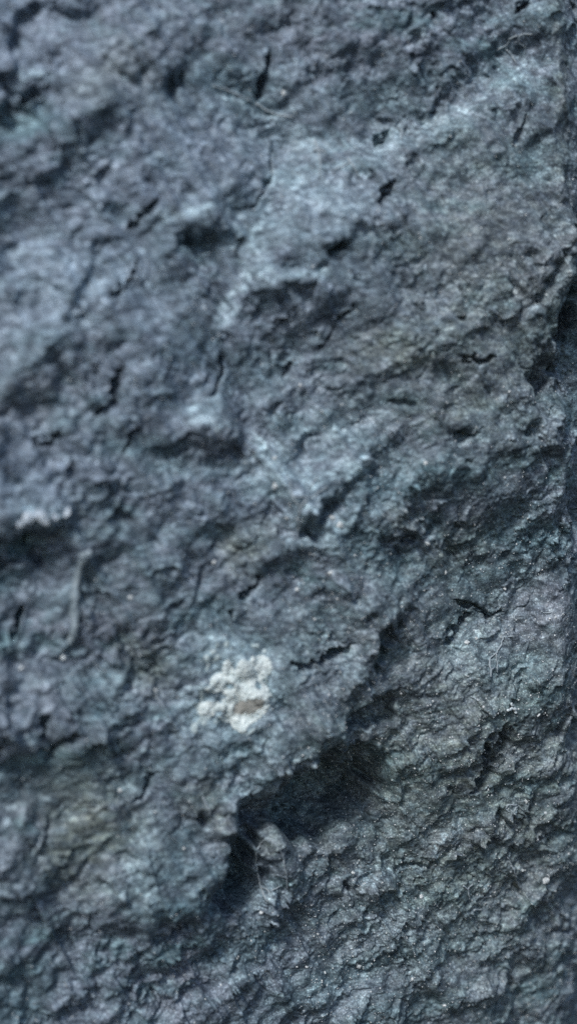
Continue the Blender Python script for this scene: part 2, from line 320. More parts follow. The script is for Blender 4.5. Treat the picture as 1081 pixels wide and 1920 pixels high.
for (poly, dep, soft) in HOLLOWS:
    win = window(poly, 60)
    sd = poly_sd(gx[win] + WLX[win], gy[win] + WLY[win], poly)
    if dep > 65: sd = sd + 13
    m = (sd > 0).astype(np.float32)
    run = np.zeros_like(m); alive = m.copy()
    jj, ii_ = np.meshgrid(np.arange(m.shape[0]), np.arange(m.shape[1]), indexing='ij')
    for q in range(1, 90):               # how far one travels towards the light before leaving the hollow
        st = q * 2.2 * CS
        alive = alive * (bil(m, ii_ + (-.42) * st, jj + (-.91) * st) > .5)
        run += alive * 2.2
    for _ in range(12 if dep > 35 else 4):
        run = (run + np.roll(run, 1, 0) + np.roll(run, -1, 0) + np.roll(run, 1, 1) + np.roll(run, -1, 1)) / 5
    und = np.minimum(run * 1.15, dep * 1.7) + dep * .12 / (1 + np.exp(-sd / soft * 1.5))
    HOL[win] = np.maximum(HOL[win], np.clip(sd / 12, 0, 1))
    DEP[win] = np.maximum(DEP[win], und) + .2 * np.minimum(DEP[win], und)
    PARTS.append('hollow')
    PID[win][(sd > 0) & (PID[win] == 0)] = len(PARTS) - 1
for (x, y, rx, ry, st) in AREAS:
    SH += 1.25 * st * np.exp(-((gx - x) / rx) ** 2 - ((gy - y) / ry) ** 2)
for pts in LEDGES:
    win = window(pts, 40)
    d, t = seg_dist(WX[win], WY[win], list(pts))
    PARTS.append('ledge')
    PID[win][(d < 11) & (PID[win] == 0)] = len(PARTS) - 1

# relief whose slopes lean to or away from the light as painted above
lx, ly = -0.50, -0.87
kx = np.fft.fftfreq(CW, 1 / CS)[None, :] * 2 * np.pi
ky = np.fft.fftfreq(CH, 1 / CS)[:, None] * 2 * np.pi
Dk = -1j * (kx * lx + ky * ly)
SHc = np.tanh(SH * .9)
Hs = np.fft.ifft2(np.fft.fft2(SHc - SHc.mean()) * np.conj(Dk) / (np.abs(Dk) ** 2 + (2 * np.pi / 1100.) ** 2)).real
RELIEF = (1.15 * Hs - 1.0 * DEP).astype(np.float32)
edge = np.clip(np.minimum(np.minimum(gx + MG, 1081 + MG - gx), np.minimum(gy + MG, 1920 + MG - gy)) / 110, 0, 1)
RELIEF *= edge

# ------------------------------------------------------------------ the rock: one sheet of fine relief that curves back to a closed boulder
n_mid = noise(60, 420, 1.5, 42, 1.5, 21)
n_c = noise(3.5, 14, .9, 40, 1.3, 24)
n_p = noise(40, 220, 1.2, 35, 1.3, 26)
n_q = noise(30, 160, 1.2, 48, 1.6, 27)
n_m = noise(120, 600, 1.6, 30, 1.2, 25)
def flake(n, q):                        # terraced flakes with steep broken edges
    v = n / q
    f = np.floor(v); r = v - f
    return (f + np.clip((r - .5) * 3.2 + .5, 0, 1) * .72 + r * .28) * q
NOISE_BIG = 7 * n_mid
PATCH = np.clip(.55 + .45 * n_p, .12, 1.6); PATCH2 = np.clip(.4 + .5 * n_q, 0, 1.5)
n_f = noise(5, 260, 2.0, 42, 1.1, 31)
n_g = noise(10, 120, 1.7, 30, 1.4, 32)
n_t = noise(16, 150, 1.7, 44, 1.8, 33)
n_t2 = noise(12, 90, 1.6, 28, 1.5, 34)
def rms_slope(f):
    return np.sqrt(np.mean(np.diff(f, axis=0)[:, :-1] ** 2 + np.diff(f, axis=1)[:-1] ** 2)) / TRES
def facets(count, slope, seed, warp):
    """angular broken faces: each cell is a tilted plane, cells meet in small steps"""
    r_ = np.random.default_rng(seed)
    wx = noise(60, 300, 1.8, 40, 1, seed + 1)[::2, ::2]; wy = noise(60, 300, 1.8, 40, 1, seed + 2)[::2, ::2]
    wf = noise(14, 60, 1.6, 40, 1, seed + 3)[::2, ::2]
    y, x = np.meshgrid(np.arange(0, NY, 2) * TRES, np.arange(0, NX, 2) * TRES, indexing='ij')
    x = (x + warp * wx + .25 * warp * wf).astype(np.float32); y = (y + warp * wy - .25 * warp * wf).astype(np.float32)
    best = np.full(x.shape, 1e9, np.float32); out = np.zeros(x.shape, np.float32)
    c, s_ = math.cos(math.radians(42)), -math.sin(math.radians(42))
    for _ in range(count):
        px, py = r_.random() * TW, r_.random() * TH
        gxx, gyy = r_.standard_normal(2) * slope; o_ = r_.standard_normal() * slope * 18
        dx = (x - px + TW / 2) % TW - TW / 2; dy = (y - py + TH / 2) % TH - TH / 2
        d_ = ((dx * c + dy * s_) * .62) ** 2 + (-dx * s_ + dy * c) ** 2
        m_ = d_ < best
        best[m_] = d_[m_]; out[m_] = (gxx * dx + gyy * dy + o_)[m_]
    for _ in range(7 if count < 200 else 3):
        out = (out * 2 + np.roll(out, 1, 0) + np.roll(out, -1, 0) + np.roll(out, 1, 1) + np.roll(out, -1, 1)) / 6
    yy_, xx_ = np.meshgrid(np.arange(NY) / 2., np.arange(NX) / 2., indexing='ij')
    return bil(out, xx_, yy_, True)
def chips(cell, slope, seed, step, warp):
    """small angular chips: jittered cells, each a tilted plane set a little higher or lower than its neighbours"""
    r_ = np.random.default_rng(seed)
    ncx, ncy = int(round(TW / cell)), int(round(TH / cell)); cw_, ch_ = TW / ncx, TH / ncy
    sx_, sy_ = r_.random((ncy, ncx)).astype(np.float32), r_.random((ncy, ncx)).astype(np.float32)
    ga_, gb_ = (r_.standard_normal((2, ncy, ncx)) * slope).astype(np.float32); of_ = (r_.standard_normal((ncy, ncx)) * step).astype(np.float32)
    y, x = np.meshgrid(np.arange(NY) * TRES, np.arange(NX) * TRES, indexing='ij')
    x = (x + warp * noise(cell * .8, cell * 4, 1.6, 40, 1, seed + 1)).astype(np.float32); y = (y + warp * noise(cell * .8, cell * 4, 1.6, 40, 1, seed + 2)).astype(np.float32)
    ci, cj = np.floor(x / cw_).astype(np.int32), np.floor(y / ch_).astype(np.int32)
    best = np.full(x.shape, 1e9, np.float32); out = np.zeros(x.shape, np.float32)
    c, s_ = math.cos(math.radians(42)), -math.sin(math.radians(42))
    for dj in (-1, 0, 1):
        for di in (-1, 0, 1):
            a_, b_ = (ci + di) % ncx, (cj + dj) % ncy
            dx = x - (ci + di + sx_[b_, a_]) * cw_; dy = y - (cj + dj + sy_[b_, a_]) * ch_
            d_ = ((dx * c + dy * s_) * .86) ** 2 + (-dx * s_ + dy * c) ** 2
            m_ = d_ < best
            best = np.where(m_, d_, best); out = np.where(m_, ga_[b_, a_] * dx + gb_[b_, a_] * dy + of_[b_, a_], out)
    return (out * 4 + np.roll(out, 1, 0) + np.roll(out, -1, 0) + np.roll(out, 1, 1) + np.roll(out, -1, 1)) / 8
n_r = noise(70, 260, 1.6, 38, 1.3, 28)
SMOOTH = np.clip(.62 + .55 * n_r, .12, 1.25)     # whole faces stay fairly even, others are chipped
CHIPS = chips(46, .21, 71, 2.2, 9) * np.clip(.5 + .5 * n_q, .0, 1.4) + SMOOTH * (chips(20, .25, 81, 1.0, 4) * np.clip(.6 + .4 * n_p, .1, 1.3) + chips(10, .24, 91, .55, 2))
FACET = CHIPS + facets(80, .05, 58, 22) + facets(330, .08, 61, 10) * np.clip(.6 + .5 * n_p, .1, 1.4)
STEPS = flake(n_t, .8) * PATCH2 + .6 * flake(n_t2, .8) * PATCH
n_d = noise(3.5, 30, 1.4, 40, 1.2, 35)
NOISE_FINE = (FACET + (.16 / rms_slope(n_f)) * n_f + (.10 / rms_slope(n_g)) * n_g * PATCH + (.04 / rms_slope(STEPS)) * STEPS
              + (.20 / rms_slope(n_d)) * n_d * (.25 + .75 * PATCH2) + (.18 / rms_slope(n_c)) * n_c * (.3 + .7 * PATCH))
corners = [unproject(u, w) for u in (-20, 1110) for w in (-110, 2030)]
a0, a1 = min(c[0] for c in corners) - 45, max(c[0] for c in corners) + 45
b0, b1 = min(c[1] for c in corners) - 45, max(c[1] for c in corners) + 45
def axis(lo, hi, step, end_lo, end_hi, n):
    core = np.arange(lo, hi + step, step)
    g = (np.arange(1, n + 1) / n)
    ease = g * (n * step) / 1.0
    up = core[-1] + ease + (end_hi - core[-1] - n * step) * g ** 2.6
    dn = core[0] - ease - (core[0] - end_lo - n * step) * g ** 2.6
    return np.concatenate([dn[::-1], core, up])
STEP = 1.70
A = axis(a0, a1, STEP, -1900, 2100, 70)
B = axis(b0, b1, STEP, -2000, ZC / PX, 70)
GA, GB = np.meshgrid(A, B)
ta, tb = GA / TRES, GB / TRES
big = bil(NOISE_BIG, ta, tb, True)
qq = (GA * .40 + GB * .92) / 1000.       # the face bulges: its top leans back to the sky, its foot tucks under
macro = -105 * np.where(np.abs(qq) < 1.1, qq ** 2, 2.2 * np.abs(qq) - 1.21)
P0 = np.stack([GA * PX, -(macro + big) * PX, ZC - GB * PX], -1)
U, V = project(P0)
cxs, cys = (U + MG) * CS - .5, (V + MG) * CS - .5
rel = bil(RELIEF, cxs, cys)
inside = (cxs > 0) & (cxs < CW - 1) & (cys > 0) & (cys < CH - 1)
rel = np.where(inside, rel, 0)
ry_, rx_ = np.gradient(RELIEF)
steep = np.where(inside, bil(np.hypot(rx_, ry_).astype(np.float32) * CS, cxs, cys), 0)
rough = np.clip(.78 - .22 * np.exp(-((U - 700) / 300) ** 2 - ((V - 380) / 330) ** 2) + .22 * bil(n_m, ta, tb, True) + .08 * np.clip((U - 300) / 700, -1, 1) + .10 * np.clip((V - 800) / 900, -1, 1), .35, 1.5)
fine = bil(NOISE_FINE, ta, tb, True) * rough * (1 / (1 + .8 * steep ** 2) + .9 * np.where(inside, bil(HOL, cxs, cys), 0))
fine = fine * (1 - np.where(inside, bil(CALM, cxs, cys), 0))   # cracks run through even faces
h = rel + fine + big + macro
# the rock rolls away beyond the right edge of the picture and towards the boulder's rim
rim = np.maximum(np.abs((GA - 100) / 2000.) ** 4, np.abs((GB - 215) / 2215.) ** 6)
back = 900 * np.clip(rim, 0, 1) ** 1.3 + np.where(np.abs(GB) < 1500, 1, 0) * .8 * np.clip(U - 1048 - 8 * np.sin(V / 60.) - 6 * np.sin(V / 23.), 0, 110)
shear = np.clip(-0.0 + .12 * fine + .08 * np.clip(rel, -22, 22), -3, 3)
inn = np.clip(1 - rim * 3, 0, 1)
GAs, GBs = GA + .30 * shear * inn, GB + .62 * shear * inn
CO = np.stack([GAs * PX, (back - h) * PX, ZC - GBs * PX], -1).astype(np.float32)
ny, nx = GA.shape
vid = np.arange(ny * nx).reshape(ny, nx)
FACES = np.stack([vid[:-1, :-1], vid[1:, :-1], vid[1:, 1:], vid[:-1, 1:]], -1).reshape(-1, 4)
fpid = np.zeros((ny - 1, nx - 1), np.int32)
fi, fj = np.clip(cxs[:-1, :-1] + .5, 0, CW - 1).astype(int), np.clip(cys[:-1, :-1] + .5, 0, CH - 1).astype(int)
fpid[:] = np.where(inside[:-1, :-1], PID[fj, fi], 0)
fpid = fpid.ravel()
COF = CO.reshape(-1, 3)

# ------------------------------------------------------------------ materials
def mat_new(name, rough_v=.8, spec=.3):
    m = bpy.data.materials.new(name); m.use_nodes = True
    b = m.node_tree.nodes['Principled BSDF']
    b.inputs['Roughness'].default_value = rough_v
    b.inputs['Specular IOR Level'].default_value = spec
    return m, m.node_tree, b

def tex(ntr, scale, detail=4, rough_v=.6, coord=None, stretch=None):
    n = ntr.nodes.new('ShaderNodeTexNoise')
    n.inputs['Scale'].default_value = scale; n.inputs['Detail'].default_value = detail; n.inputs['Roughness'].default_value = rough_v
    mp = ntr.nodes.new('ShaderNodeMapping')
    if stretch: mp.inputs['Rotation'].default_value = stretch[0]; mp.inputs['Scale'].default_value = stretch[1]
    ntr.links.new(coord, mp.inputs['Vector']); ntr.links.new(mp.outputs[0], n.inputs['Vector'])
    return n.outputs['Fac']

def ramp(ntr, fac, stops):
    r = ntr.nodes.new('ShaderNodeValToRGB')
    e = r.color_ramp.elements
    while len(e) < len(stops): e.new(.5)
    for q, (p, c) in zip(e, stops): q.position = p; q.color = (*c, 1) if len(c) == 3 else c
    ntr.links.new(fac, r.inputs[0])
    return r.outputs[0]

def mix(ntr, fac, a, b, mode='MIX'):
    n = ntr.nodes.new('ShaderNodeMix'); n.data_type = 'RGBA'; n.blend_type = mode
    for s, v in ((0, fac), (6, a), (7, b)):
        if isinstance(v, (int, float)): n.inputs[s].default_value = v
        elif isinstance(v, tuple): n.inputs[s].default_value = (*v, 1)
        else: ntr.links.new(v, n.inputs[s])
    return n.outputs[2]

def coords(ntr):
    g = ntr.nodes.new('ShaderNodeNewGeometry')
    return g.outputs['Position']

ROCK, r, b = mat_new('slate_rock', .72, .35)
pos = coords(r)
DIAG = ((0, math.radians(42), 0), (.55, 1, 1.25))
hue = ramp(r, tex(r, 38, 5, .6, pos, DIAG), [(.30, (.095, .165, .202)), (.44, (.134, .188, .224)), (.56, (.152, .185, .232)), (.70, (.117, .191, .220))])
val = ramp(r, tex(r, 150, 7, .72, pos, DIAG), [(.30, (.42, .46, .49)), (.5, (.94, .96, .97)), (.70, (1.7, 1.66, 1.6))])
c1 = mix(r, 1.0, hue, val, 'MULTIPLY')
grain = ramp(r, tex(r, 1500, 3, .6, pos), [(.30, (.55, .57, .60)), (.5, (1, 1, 1)), (.62, (1.5, 1.5, 1.48)), (.70, (2.8, 2.8, 2.75))])
fleck = ramp(r, tex(r, 480, 4, .65, pos, DIAG), [(.36, (.48, .50, .53)), (.5, (.98, .98, .98)), (.64, (1.75, 1.74, 1.70))])
grain = mix(r, 1.0, grain, fleck, 'MULTIPLY')
c2 = mix(r, 1.0, c1, grain, 'MULTIPLY')
at = r.nodes.new('ShaderNodeAttribute'); at.attribute_name = 'stain'
sep = r.nodes.new('ShaderNodeSeparateColor'); r.links.new(at.outputs['Color'], sep.inputs[0])
brk = ramp(r, tex(r, 260, 5, .7, pos, DIAG), [(.32, (.25, .25, .25)), (.62, (1, 1, 1))])
def stain(base, chan, colr, amount):
    m = r.nodes.new('ShaderNodeMath'); m.operation = 'MULTIPLY'
    r.links.new(chan, m.inputs[0]); r.links.new(brk, m.inputs[1])
    m2 = r.nodes.new('ShaderNodeMath'); m2.operation = 'MULTIPLY'; m2.use_clamp = True
    r.links.new(m.outputs[0], m2.inputs[0]); m2.inputs[1].default_value = amount
    tinted = mix(r, 1.0, mix(r, 1.0, val, grain, 'MULTIPLY'), colr, 'MULTIPLY')
    return mix(r, m2.outputs[0], base, tinted)
c3 = stain(c2, sep.outputs[1], (.158, .180, .150), .95)      # olive film
c3b = stain(c3, at.outputs['Alpha'], (.185, .235, .310), 1.0)     # bluish film over the upper left
c4 = stain(c3b, sep.outputs[2], (.170, .176, .212), .7)      # purple-brown bands
c5 = stain(c4, sep.outputs[0], (.370, .490, .550), 1.1)      # pale bloom and veins, plus light painted on ledge lips
r.links.new(c5, b.inputs['Base Color'])
rr = ramp(r, tex(r, 700, 3, .6, pos), [(.35, (.40, .40, .40)), (.65, (.85, .85, .85))])
r.links.new(rr, b.inputs['Roughness'])
bm = r.nodes.new('ShaderNodeBump'); bm.inputs['Strength'].default_value = .55; bm.inputs['Distance'].default_value = .0005
r.links.new(tex(r, 1300, 5, .7, pos), bm.inputs['Height'])
r.links.new(bm.outputs[0], b.inputs['Normal'])

def crust_mat(name, lo, hi, scale, rough_v=.85):
    m, n, bb = mat_new(name, rough_v, .2)
    p = coords(n)
    n.links.new(ramp(n, tex(n, scale, 5, .65, p), [(.32, lo), (.66, hi)]), bb.inputs['Base Color'])
    q = n.nodes.new('ShaderNodeBump'); q.inputs['Strength'].default_value = .5; q.inputs['Distance'].default_value = .0004
    n.links.new(tex(n, 1600, 4, .7, p), q.inputs['Height']); n.links.new(q.outputs[0], bb.inputs['Normal'])
    return m
LICHEN = crust_mat('cream_lichen', (.50, .59, .60), (.86, .94, .93), 420)
LICHEN_B = crust_mat('brown_lichen_centre', (.30, .30, .275), (.50, .50, .465), 500)
CHALK = crust_mat('chalky_crust', (.56, .64, .68), (.82, .88, .90), 600)
HALO = crust_mat('thin_pale_film', (.32, .42, .44), (.58, .68, .70), 700)
FROST = crust_mat('bluish_chalk', (.46, .54, .62), (.70, .78, .85), 600)
GRAIN = crust_mat('pale_mineral', (.50, .56, .58), (.86, .88, .88), 900, .35)
SILK = crust_mat('spider_silk', (.27, .33, .37), (.44, .50, .54), 900, .6)
TUBE = crust_mat('silk_tube', (.17, .23, .27), (.38, .45, .49), 420, .8)
SEED = crust_mat('dark_husk', (.025, .032, .030), (.055, .065, .058), 500, .6)

# stain masks, the pale one also holding painted light on ledge lips, in photograph coordinates (x, y, radius x, radius y, strength)
def blobs(lst, UU, VV):
    o = np.zeros(UU.shape)
    for x, y, rx, ry, s in lst:
        o = np.maximum(o, s * np.exp(-(((UU - x) / rx) ** 2 + ((VV - y) / ry) ** 2)))
    return o
PALE = [(600, 375, 75, 45, .55), (545, 265, 60, 35, .35), (520, 880, 50, 50, .6), (500, 515, 50, 10, .75), (430, 600, 18, 16, .6), (610, 1005, 30, 22, .6),
        (440, 1250, 75, 60, .9), (390, 1340, 45, 60, .9), (500, 1330, 40, 60, .5), (390, 785, 40, 14, .5), (575, 945, 30, 26, .5), (150, 540, 140, 60, .28), (60, 950, 90, 40, .3), (500, 1690, 40, 26, .5),
        (265, 1620, 14, 110, .4), (690, 300, 90, 22, .3), (680, 1845, 40, 16, .5), (620, 1890, 60, 14, .3), (470, 1485, 70, 20, .35), (560, 330, 120, 120, .2), (940, 160, 70, 18, .35), (820, 230, 70, 18, .35), (480, 480, 26, 60, .5), (530, 330, 30, 60, .35), (610, 820, 60, 40, .4), (650, 1380, 60, 14, .35), (900, 1230, 80, 50, .3), (560, 960, 20, 30, .5), (640, 1230, 30, 20, .4), (430, 1420, 80, 30, .4), (800, 1760, 160, 60, .25)]
OLIVE = [(200, 135, 70, 60, .9), (160, 1560, 110, 120, .85), (730, 655, 100, 60, .8), (860, 760, 110, 60, .6), (460, 1020, 50, 50, .8), (880, 1040, 90, 70, .6),
         (280, 1240, 50, 60, .7), (730, 980, 50, 30, .7), (1060, 150, 40, 900, .5), (390, 1520, 50, 60, .7), (510, 1590, 30, 40, .6), (950, 1440, 90, 60, .4), (900, 1600, 110, 70, .5), (130, 1420, 60, 40, .5), (880, 1500, 330, 420, .7), (900, 560, 260, 300, .6)]
PURP = [(60, 740, 70, 60, .8), (190, 630, 50, 30, .5), (210, 1150, 80, 60, .9), (90, 1280, 70, 40, .6), (640, 90, 150, 60, .55), (400, 840, 60, 40, .6), (980, 480, 110, 120, .4),
        (1040, 1140, 60, 70, .8), (330, 1850, 80, 60, .7), (560, 1180, 30, 20, .6), (60, 1500, 60, 30, .5), (160, 60, 130, 50, .5), (800, 1560, 70, 40, .4)]
BLUE = [(60, 60, 260, 160, .9), (150, 520, 230, 120, .9), (60, 900, 120, 80, .8), (600, 120, 200, 60, .5), (620, 380, 130, 90, .6), (330, 700, 160, 100, .6), (560, 520, 260, 90, .5),
        (300, 300, 260, 180, .6), (480, 930, 160, 60, .5), ]
sx, sy = U + 14 * np.sin(V / 23.) + 10 * np.sin(U / 17. + 1), V + 14 * np.sin(U / 27.) + 9 * np.sin(V / 13. + 2)
PALE_LINES = [([(1000, 120), (930, 165), (860, 210), (780, 250), (700, 288)], 14, .5), ([(560, 250), (600, 270), (650, 268), (720, 262), (760, 240)], 10, .55), ([(470, 195), (520, 216), (560, 222)], 8, .6),
    ([(600, 270), (600, 300), (597, 335)], 5, .8), ([(650, 296), (676, 335)], 5, .8), ([(530, 270), (520, 330), (490, 400), (470, 480), (440, 560), (430, 600)], 12, .5), ([(465, 512), (500, 520), (560, 518), (592, 508)], 7, 1),  # mineral veins, and ledge crests whose lit lips are painted pale
    ([(430, 600), (416, 606)], 9, .9), ([(490, 860), (530, 880), (560, 900), (620, 880), (660, 860)], 16, .9), ([(490, 830), (505, 860), (520, 920), (560, 945)], 14, .95), ([(590, 1000), (620, 1000), (640, 975)], 11, .9),
    ([(560, 945), (556, 1000)], 8, .7), ([(640, 1650), (720, 1645), (790, 1640)], 7, .6), ([(600, 1880), (650, 1855), (690, 1840)], 9, .7), ([(820, 1600), (860, 1560), (900, 1530)], 6, .6), ([(410, 1480), (470, 1490), (520, 1470)], 7, .6),
    ([(268, 1540), (272, 1700), (270, 1850)], 6, .5), ([(480, 1590), (480, 1650), (500, 1690)], 6, .7), ([(960, 1170), (940, 1230), (925, 1290)], 7, .5), ([(350, 770), (400, 795), (440, 790)], 9, .6), ([(690, 1000), (720, 985)], 7, .5),
    ([(300, 400), (340, 395), (380, 390)], 14, .5), ([(30, 145), (90, 138)], 8, .7), ([(400, 165), (470, 190)], 6, .5), ([(1000, 560), (960, 640)], 5, .4), ([(820, 1010), (780, 1000)], 5, .6), ([(640, 1240), (690, 1292)], 7, .5)]
PLC = np.zeros((CH, CW), np.float32)
for pts, w, st in PALE_LINES:
    win = window(pts, w * 3 + 24)
    d, _ = seg_dist(WX[win], WY[win], pts)
    PLC[win] = np.maximum(PLC[win], st * np.exp(-(d / (w * .8)) ** 2))
pale_l = np.where(inside, bil(PLC, cxs, cys), 0)
STAIN = np.stack([np.maximum(blobs(PALE, sx, sy), pale_l), blobs(OLIVE, sx, sy), blobs(PURP, sx, sy), blobs(BLUE, sx, sy)], -1).reshape(-1, 4).astype(np.float32)

rock = empty('rock', (0.0, 0.0, 0.0))
tag(rock, 'rough blue grey slate rock filling the picture, flaked and cracked', 'rock')
def rock_piece(name, faces, co=None, st=None):
    co = COF if co is None else co; st = STAIN if st is None else st
    use = np.unique(faces)
    remap = np.zeros(len(co), np.int32); remap[use] = np.arange(len(use))
    o = new_mesh(name, co[use], remap[faces], ROCK, rock)
    ca = o.data.color_attributes.new('stain', 'FLOAT_COLOR', 'POINT')
    ca.data.foreach_set('color', st[use].ravel())
    return o
# main surface with the boulder's sides and back closed behind it
ring = np.concatenate([vid[0, :-1], vid[:-1, -1], vid[-1, :0:-1], vid[:0:-1, 0]])
bk = COF[ring].copy(); bk[:, 1] = .42
ctr = np.array([[.02, .46, ZC]], np.float32)
CO2 = np.concatenate([COF, bk, ctr]); ST2 = np.concatenate([STAIN, np.tile([[0, 0, 0, 1]], (len(ring) + 1, 1)).astype(np.float32)])
nb, N0 = len(ring), len(COF)
i = np.arange(nb); j = (i + 1) % nb
side = np.stack([ring[i], ring[j], N0 + j, N0 + i], -1)
half = np.arange(0, nb - 1, 2)
cap = np.stack([N0 + half, N0 + half + 1, N0 + (half + 2) % nb, np.full(len(half), N0 + nb)], -1)
rock_piece('surface', np.concatenate([FACES[fpid == 0], side, cap]), CO2, ST2)
for k in range(1, len(PARTS)):
    f = FACES[fpid == k]
    if len(f) > 6:
        o = rock_piece(PARTS[k], f)
        if PARTS[k] == 'hollow' and len(f) > 5000: o['label'] = 'deep black hollow in the rock face'

# ------------------------------------------------------------------ finding the surface under a point of the photograph
du, dv = project(COF.astype(np.float64))
dep_v = (COF - CAMP) @ FWD
LW, LH = 1081 // 2 + 60, 1960 // 2 + 60
LUT = np.full((LH, LW), -1, np.int64)
iu = np.floor(du / 2 + 20).astype(int); iv = np.floor(dv / 2 + 20).astype(int)
ok = (iu >= 0) & (iu < LW) & (iv >= 0) & (iv < LH)
order = np.argsort(-dep_v[ok])
idx = np.nonzero(ok)[0][order]
LUT[iv[idx], iu[idx]] = idx
for _ in range(6):
    for ax, sh in ((0, 1), (1, 1), (0, -1), (1, -1)):
        rolled = np.roll(LUT, sh, ax); LUT = np.where(LUT < 0, rolled, LUT)
def surf(u, v):
    return COF[LUT[np.clip(int(v / 2 + 20), 0, LH - 1), np.clip(int(u / 2 + 20), 0, LW - 1)]].astype(np.float64)
def surf_s(u, v, rad=5):                # mean of a small neighbourhood
    return np.mean([surf(u + a, v + c) for a in (-rad, 0, rad) for c in (-rad, 0, rad)], axis=0)
OUT = np.array([-.10, -1.0, .12]); OUT /= np.linalg.norm(OUT)

def tube(name, pts, r0, r1, mat, parent=None, lift=1.0, sides=6, wob=0.0, follow=.5, sub=5):
    """thread laid over the rock along photograph points; radii and lift in photo pixels"""
    P = []
    n = (len(pts) - 1) * sub + 1
    for q in range(n):
        f = q / sub; k = min(int(f), len(pts) - 2); f -= k
        u = pts[k][0] * (1 - f) + pts[k + 1][0] * f + wob * rng.standard_normal()
        v = pts[k][1] * (1 - f) + pts[k + 1][1] * f + wob * rng.standard_normal()
        P.append(surf_s(u, v, 4))
    P = np.array(P)
    ends = P[0] + (P[-1] - P[0]) * np.linspace(0, 1, n)[:, None]
    yy = P[:, 1].copy()
    for _ in range(3):
        yy[1:-1] = np.minimum(yy[1:-1], (yy[:-2] + yy[1:-1] + yy[2:]) / 3)
    P[:, 1] = yy
    P = P + OUT * lift * PX
    co, fc = [], []
    for q in range(n):
        t = P[min(q + 1, n - 1)] - P[max(q - 1, 0)]; t /= np.linalg.norm(t) + 1e-12
        s = np.cross(t, OUT); s /= np.linalg.norm(s) + 1e-12; o = np.cross(s, t)
        rr_ = (r0 + (r1 - r0) * q / max(n - 1, 1)) * (.72 if mat is SILK else 1) * PX * (1 + .18 * rng.standard_normal())
        for m in range(sides):
            an = 2 * math.pi * m / sides
            co.append(P[q] + rr_ * (math.cos(an) * s + math.sin(an) * o))
    for q in range(n - 1):
        for m in range(sides):
            m2 = (m + 1) % sides
            fc.append((q * sides + m, q * sides + m2, (q + 1) * sides + m2, (q + 1) * sides + m))
    for base, rev in ((0, True), ((n - 1) * sides, False)):
        ring_ = [base + m for m in range(sides)]
        if rev: ring_ = ring_[::-1]
        for m in range(1, sides - 2, 2): fc.append((ring_[0], ring_[m], ring_[m + 1], ring_[m + 2]))
    o = new_mesh(name, co, fc, mat, parent)
    return o

def drape(name, mask, box, mat, parent=None, thick=4.0, step=1.6, bump=1.0, sm=2, seed=0):
    """crust that follows the rock where mask(u, v) > 0; thickness in photo pixels"""
    us = np.arange(box[0], box[2], step); vs = np.arange(box[1], box[3], step)
    UU, VV = np.meshgrid(us, vs)
    m = mask(UU, VV)
    keep = m > 0
    lt = LUT[np.clip((VV / 2 + 20).astype(int), 0, LH - 1), np.clip((UU / 2 + 20).astype(int), 0, LW - 1)]
    P = COF[lt].astype(np.float64)
    for _ in range(sm):
        Q = np.pad(P, ((1, 1), (1, 1), (0, 0)), 'edge')
        P = (Q[:-2, 1:-1] + Q[2:, 1:-1] + Q[1:-1, :-2] + Q[1:-1, 2:] + 2 * P) / 6
    rr_ = np.random.default_rng(seed + 5)
    nz = rr_.standard_normal(UU.shape)
    nz = (nz + np.roll(nz, 1, 0) + np.roll(nz, 1, 1) + np.roll(nz, (1, 1), (0, 1))) / 2
    off = np.where(keep, thick * np.clip(m, 0, 1) ** .5 + bump * nz * .5, 0)
    top = P + OUT * (off * PX)[..., None]
    low = P - OUT * 3.5 * PX
    fk = keep[:-1, :-1] & keep[1:, :-1] & keep[1:, 1:] & keep[:-1, 1:]
    n1, n2 = UU.shape
    ii = np.arange(n1 * n2).reshape(n1, n2); off2 = n1 * n2
    F = [np.stack([ii[:-1, :-1], ii[1:, :-1], ii[1:, 1:], ii[:-1, 1:]], -1)[fk]]
    fp = np.pad(fk, 1)
    for (di, dj, pa, pb) in ((-1, 0, (0, 1), (0, 0)), (1, 0, (1, 0), (1, 1)), (0, -1, (0, 0), (1, 0)), (0, 1, (1, 1), (0, 1))):
        nbk = fp[1 + di:n1 + di, 1 + dj:n2 + dj]
        e = np.argwhere(fk & ~nbk)
        if len(e):
            x = ii[e[:, 0] + pa[0], e[:, 1] + pa[1]]; y = ii[e[:, 0] + pb[0], e[:, 1] + pb[1]]
            F.append(np.stack([x, x + off2, y + off2, y], -1))
    F = np.concatenate(F)
    co = np.concatenate([top.reshape(-1, 3), low.reshape(-1, 3)])
    use = np.unique(F); re = np.zeros(len(co), np.int32); re[use] = np.arange(len(use))
    return new_mesh(name, co[use], re[F], mat, parent)

